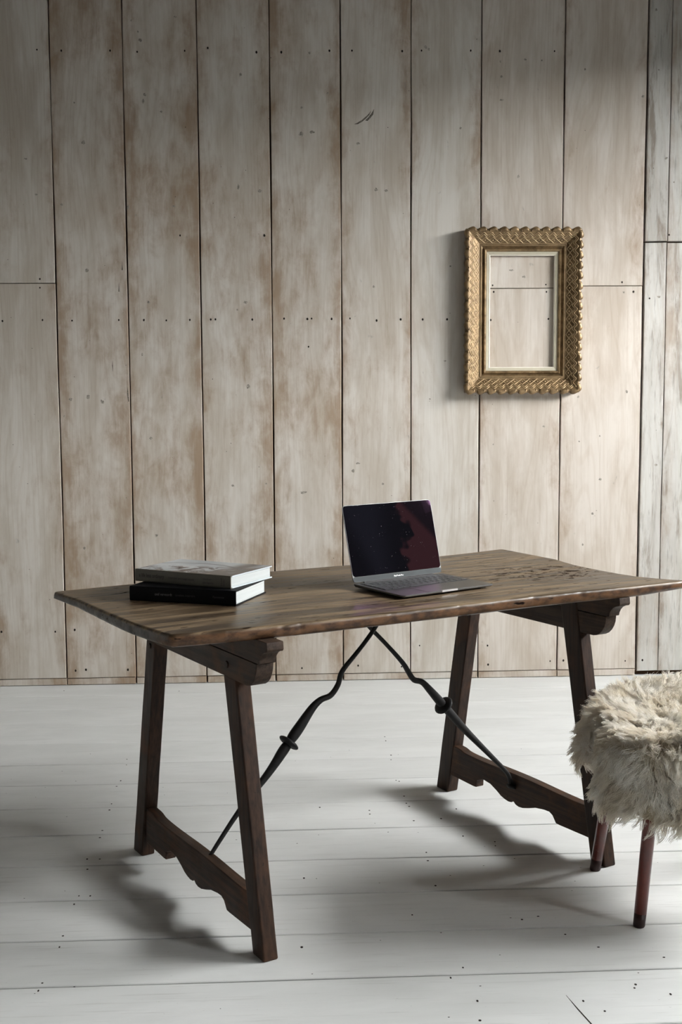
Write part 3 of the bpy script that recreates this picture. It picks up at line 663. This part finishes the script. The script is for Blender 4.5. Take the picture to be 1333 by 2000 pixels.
P_OUT = [(.006, .002), (.000, .006), (-.001, .038), (.004, .054), (.010, .0565), (.017, .0530), (.060, .0240), (.0685, .0245), (.0705, .0210), (.0785, .0140), (.0800, .0190), (.0850, .0240), (.0905, .0225), (.0925, .0180), (.0940, .0165), (.0940, .002)]
P_LIN = [(.0935, .0175), (.1060, .0150), (.1060, .003), (.0935, .003)]
P_LIP = [(.1055, .0165), (.1095, .0140), (.1100, .004), (.1055, .004)]
rails = []
for s in range(4):
    r = rail('rail', P_OUT, s, M_gold, frame); rails.append(r)
    rail('liner', P_LIN, s, M_liner, frame); rail('lip', P_LIP, s, M_lip, frame)
def carve(side):
    """raised ornament on the sloping face: wavy line, lattice with pips, lobed outer edge"""
    lenS = 2*HW if side in (0, 2) else 2*HH
    A_, B_ = Vector(frame_ring(0, 0)[side]), Vector(frame_ring(0, 0)[(side+1) % 4]); t = (B_-A_).normalized()
    inn = Vector((0, 1, 0)).cross(t); inn = inn if inn.dot(-(A_+B_)/2) > 0 else -inn
    def Pt(s, ins, lift=0.0):
        d_ = .0530-(ins-.017)/(.060-.017)*(.0530-.0240) if ins >= .017 else .0540
        return A_+t*s+inn*ins+Vector((0, -d_-lift, 0))
    b = MB(); per = lenS/round(lenS/.0335)
    def line(pts, r): b.tube(pts, r, 5, cap=False)
    s0, s1 = .022, lenS-.022
    n = int((s1-s0)/.0035)
    for base_, amp in ((.0225, .0055), (.0300, .0055)):
        line([Pt(s0+(s1-s0)*i/n, base_+amp*math.sin(2*math.pi*(s0+(s1-s0)*i/n)/per), .0006) for i in range(n+1)], .0020)
    k = int(lenS/per)
    for q in range(-1, k+2):
        for sg in (1, -1):
            pts = []
            for m in range(9):
                ins = .0345+(.0585-.0345)*m/8; s = q*per+sg*(m/8-.5)*per*1.05
                if ins+.004 < s < lenS-ins-.004: pts.append(Pt(s, ins, .0002))
            if len(pts) > 1: line(pts, .0017)
        for s in (q*per, (q+.5)*per):
            if .055 < s < lenS-.055:
                c = Pt(s, .0465, 0); b.tube([c, c+Vector((0, -.0022, 0))], [.0034, .0018], 6)
    for ins in (.0605, .0675): line([Pt(ins, ins, .0005) if ins < .06 else A_+t*ins+inn*ins+Vector((0, -.0247, 0)), A_+t*(lenS-ins)+inn*ins+Vector((0, -.0247, 0))], .0012)
    o = b.build('carving', M_goldhi, rails[side], smooth=True); o['kind'] = 'stuff'
    # lobes curling out over the outer edge
    b = MB(); m = round(lenS/.0440)
    for q in range(m):
        s = (q+.5)*lenS/m; L2 = lenS/m*.5
        rings = []
        for i in range(7):
            a = i/6; ss = s-L2*.86+2*L2*.80*a; h = .0098*math.sin(math.pi*min(1, a**.65))*(1.0 if a < .9 else .7)
            c = A_+t*ss
            rings.append([c+inn*.004+Vector((0, -.030, 0)), c-inn*(h*.7)+Vector((0, -.032, 0)), c-inn*h+Vector((0, -.047, 0)), c-inn*(h*.5)+Vector((0, -.0558-h*.15, 0)), c+inn*.009+Vector((0, -.0575, 0)), c+inn*.0125+Vector((0, -.0555, 0))])
        b.loft(rings)
        c = A_+t*(s+L2*.55)+inn*.0105+Vector((0, -.0558, 0)); b.tube([c, c+Vector((0, -.0032, 0))], [.0036, .0018], 7)
    o = b.build('lobes', M_gold, rails[side], smooth=True); o['kind'] = 'stuff'
for s in range(4): carve(s)
b = MB(); b.tube([(0, 0.0, HH-.012), (0, -.004, HH-.012)], .003, 8); b.build('hanging_pin', M_nail, frame)

# ------------------------------------------------------------------ stool and sheepskin
def mat_red():
    k = N('red_brown_enamel'); P = k.n('TexCoord').outputs['Object']
    f = k.noise(P, 18.0, 3.0, .6); w = k.noise(P, 70.0, 3.0, .6)
    c = k.mix(k.ramp(f, .3, .7), (.085, .016, .012), (.135, .026, .019))
    c = k.mix(k.ramp(w, .70, .74, 0, .8), c, (.30, .24, .20))
    return k.done(c, .28, .5, coat=.3)
M_red = mat_red()
M_tip = mat_plain('dark_leg_tip', (.022, .0065, .005), .45, .4)
stool = thing('stool', 'round-legged red stool hidden under the cream sheepskin beside the table', 'stool', (1.035, 2.935, 0))
SC = Vector((1.035, 2.935, 0))
for fx, fy in ((.841, 3.100), (.857, 2.756), (1.225, 3.11), (1.235, 2.765)):
    f = Vector((fx, fy, 0))-SC; tp = Vector((f.x*.74, f.y*.80, .425)) 
    b = MB(); t0 = .075
    b.tube([f.lerp(tp, t0), f.lerp(tp, .5), tp], [.0148, .0158, .0165], 16); o = b.build('leg', M_red, stool, smooth=True)
    b = MB(); b.tube([f, f+Vector((0, 0, .003)), f.lerp(tp, t0)], [.0130, .0142, .0147], 16); b.build('leg_tip', M_tip, o, smooth=True)
b = MB(); b.loft([[(x, y, z) for x, y in rrect(-.175, .175, -.170, .170, .05)] for z in (.418, .440)]); b.build('seat', M_red, stool, bevel=.004)

M_hide = mat_plain('cream_hide', (.50, .43, .32), .9, .1)
def mat_wool():
    k = N('cream_wool')
    P = k.n('TexCoord').outputs['Object']; f = k.noise(P, 13.0, 3.0, .6)
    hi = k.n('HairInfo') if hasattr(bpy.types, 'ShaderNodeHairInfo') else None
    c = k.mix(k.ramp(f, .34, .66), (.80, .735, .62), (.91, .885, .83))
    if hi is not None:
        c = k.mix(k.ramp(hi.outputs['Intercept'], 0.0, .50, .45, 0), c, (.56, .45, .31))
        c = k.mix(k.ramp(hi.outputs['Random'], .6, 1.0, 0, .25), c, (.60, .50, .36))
    d1 = k.n('BsdfDiffuse', i_Color=c); tr = k.n('BsdfTranslucent', i_Color=c); gl = k.n('BsdfGlossy', i_Roughness=.42, i_Color=(.9, .88, .82, 1))
    m1 = k.n('MixShader', i_0=.28); k.t.links.new(d1.outputs[0], m1.inputs[1]); k.t.links.new(tr.outputs[0], m1.inputs[2])
    m2 = k.n('MixShader', i_0=.05); k.t.links.new(m1.outputs[0], m2.inputs[1]); k.t.links.new(gl.outputs[0], m2.inputs[2])
    k.t.links.new(m2.outputs[0], k.out.inputs[0]); return k.m
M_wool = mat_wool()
skin = thing('sheepskin', 'shaggy cream sheepskin draped over the red-legged stool', 'sheepskin', (SC.x, SC.y, 0))
def lerp_tab(tab, a):
    a = a % 360
    for (a0, v0), (a1, v1) in zip(tab, tab[1:]+[(tab[0][0]+360, tab[0][1])]):
        if a0 <= a <= a1:
            t = (a-a0)/(a1-a0); t = t*t*(3-2*t); return v0+(v1-v0)*t
    return tab[0][1]
HEM = [(0, .13), (60, .09), (105, .06), (140, .085), (165, .120), (185, .140), (205, .155), (222, .155), (240, .190), (270, .235), (300, .22), (330, .18)]
RIM = [(0, .490), (60, .492), (100, .480), (140, .462), (180, .446), (215, .436), (240, .455), (270, .495), (300, .510), (330, .50)]
RAD = [(0, .215), (45, .262), (90, .235), (135, .240), (180, .212), (225, .266), (270, .222), (315, .275)]
def skin_pt(a, s):
    """a in degrees round the seat, s 0 centre .. 1 rim .. 2 hem (local coordinates)"""
    ca, sa = math.cos(math.radians(a)), math.sin(math.radians(a)); R = lerp_tab(RAD, a); rim = lerp_tab(RIM, a)
    if s <= 1:
        q = s**.9; r = R*q; z = .448+(rim-.448)*q**2.2
        p = Vector((r*ca, r*sa, z)); p.z += .012*noise.noise(Vector((p.x*11, p.y*11, 1)))*(1-s*.3)
        p.z -= .020*math.exp(-((p.x+.08)**2+(p.y+.08)**2)/.008)
    else:
        h = lerp_tab(HEM, a)*(s-1); rr = R+.010*math.sin(min(1, (s-1)*4)*math.pi/2)+.012*(s-1)
        rr += .016*(s-1)*math.sin(math.radians(a)*7+1.0)+.010*(s-1)*noise.noise(Vector((ca*4, sa*4, s*2)))
        drop = h-.010*(1-math.exp(-(s-1)*9))
        p = Vector((rr*ca, rr*sa, rim-h))
        p.x += .010*noise.noise(Vector((ca*6, sa*6, s*3+5)))
    return p
NA, NS = 96, 30
b = MB(); rings = []
for i in range(NS+1):
    s = .02+(2.0-.02)*i/NS
    rings.append([skin_pt(360*j/NA, s) for j in range(NA)])
b.loft(rings, cap=False); b.f.append(tuple(range(NA)))
inner = [[p+Vector((-p.x*.05, -p.y*.05, -.006 if i < 16 else 0)) for p in r] for i, r in enumerate(rings)]
put('hide', mesh('hide', b.v, b.f, True), M_hide, skin)
def wool():
    rd = random.Random(5)
    locks = []; 
    while len(locks) < 5200:
        a, s = rd.uniform(0, 360), rd.uniform(0, 1.0)**.5 if rd.random() < .50 else rd.uniform(1.0, 2.0)
        locks.append((a, s))
    pos, rad, cnt = [], [], []
    NP = 9
    for a, s in locks:
        R = lerp_tab(RAD, a); p = skin_pt(a, s); e = .006
        pa = skin_pt(a+1.5, s)-p; ps = skin_pt(a, s+.02 if s < 1.98 else s-.02)-p
        if s >= 1.98: ps = -ps
        nrm = pa.cross(ps); 
        if nrm.length < 1e-9: nrm = Vector((0, 0, 1))
        nrm.normalize()
        outw = Vector((math.cos(math.radians(a)), math.sin(math.radians(a)), 0))
        if nrm.dot(outw if s > 1 else Vector((0, 0, 1))) < 0: nrm = -nrm
        # lie of the lock: wanders on the seat, falls on the skirt
        w = noise.noise_vector(Vector((p.x*9, p.y*9, p.z*9+3)))
        if s < 1:
            flow = (outw*(.25+.9*s)+Vector((w.x, w.y, 0))*1.5+Vector((0, 0, .25)))
        else:
            flow = (outw*.30+Vector((0, 0, -.75))+Vector((w.x, w.y, w.z*.8))*1.5+(Vector((0, 0, .9))*max(0, 1-(s-1)*6)+outw*max(0, 1-(s-1)*6)*.5))
        flow.normalize()
        Ln = rd.uniform(.030, .050)*(1.0 if s > .35 else .85)
        up_ = .80 if s < 1 else .62
        tip = p+(nrm*up_+flow*(.75+rd.random()*.35)).normalized()*Ln+Vector((0, 0, -.007*(1 if s > .9 else .2)))
        side = flow.cross(nrm); side = side.normalized() if side.length > 1e-6 else Vector((1, 0, 0))
        curl = rd.uniform(.0035, .0085)*(1.2 if s < 1 else 1.0); ph = rd.uniform(0, 6.28); fq = rd.uniform(3.5, 7.5)
        mid = p+nrm*Ln*.50+flow*Ln*.16
        m = 14
        for q in range(m):
            o_ = Vector((rd.gauss(0, 1), rd.gauss(0, 1), rd.gauss(0, 1)))*.0072
            o_ -= nrm*o_.dot(nrm)
            tj = Vector((rd.gauss(0, 1), rd.gauss(0, 1), rd.gauss(0, 1)))*.0028; k2 = rd.uniform(.82, 1.1)
            dp = rd.uniform(-.35, .35)
            for i in range(NP):
                t = i/(NP-1)
                c = (p+o_)*(1-t)**2+(mid+o_*.8)*2*t*(1-t)+(p+(tip-p)*k2+o_*.16+tj*.7)*t*t
                c = c+(side*math.sin(fq*t+ph+dp)+nrm*math.cos(fq*t+ph+dp)*.6)*curl*t
                pos.extend((c.x, c.y, c.z)); rad.append(.00062*(1-.72*t)+.00008)
            cnt.append(NP)
    hc = bpy.data.hair_curves.new('fleece'); hc.add_curves(cnt)
    hc.attributes['position'].data.foreach_set('vector', pos) if 'position' in hc.attributes else hc.position_data.foreach_set('vector', pos)
    ra = hc.attributes.get('radius') or hc.attributes.new('radius', 'FLOAT', 'POINT'); ra.data.foreach_set('value', rad)
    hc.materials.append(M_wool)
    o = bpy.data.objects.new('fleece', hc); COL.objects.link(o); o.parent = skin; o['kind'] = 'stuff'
wool()
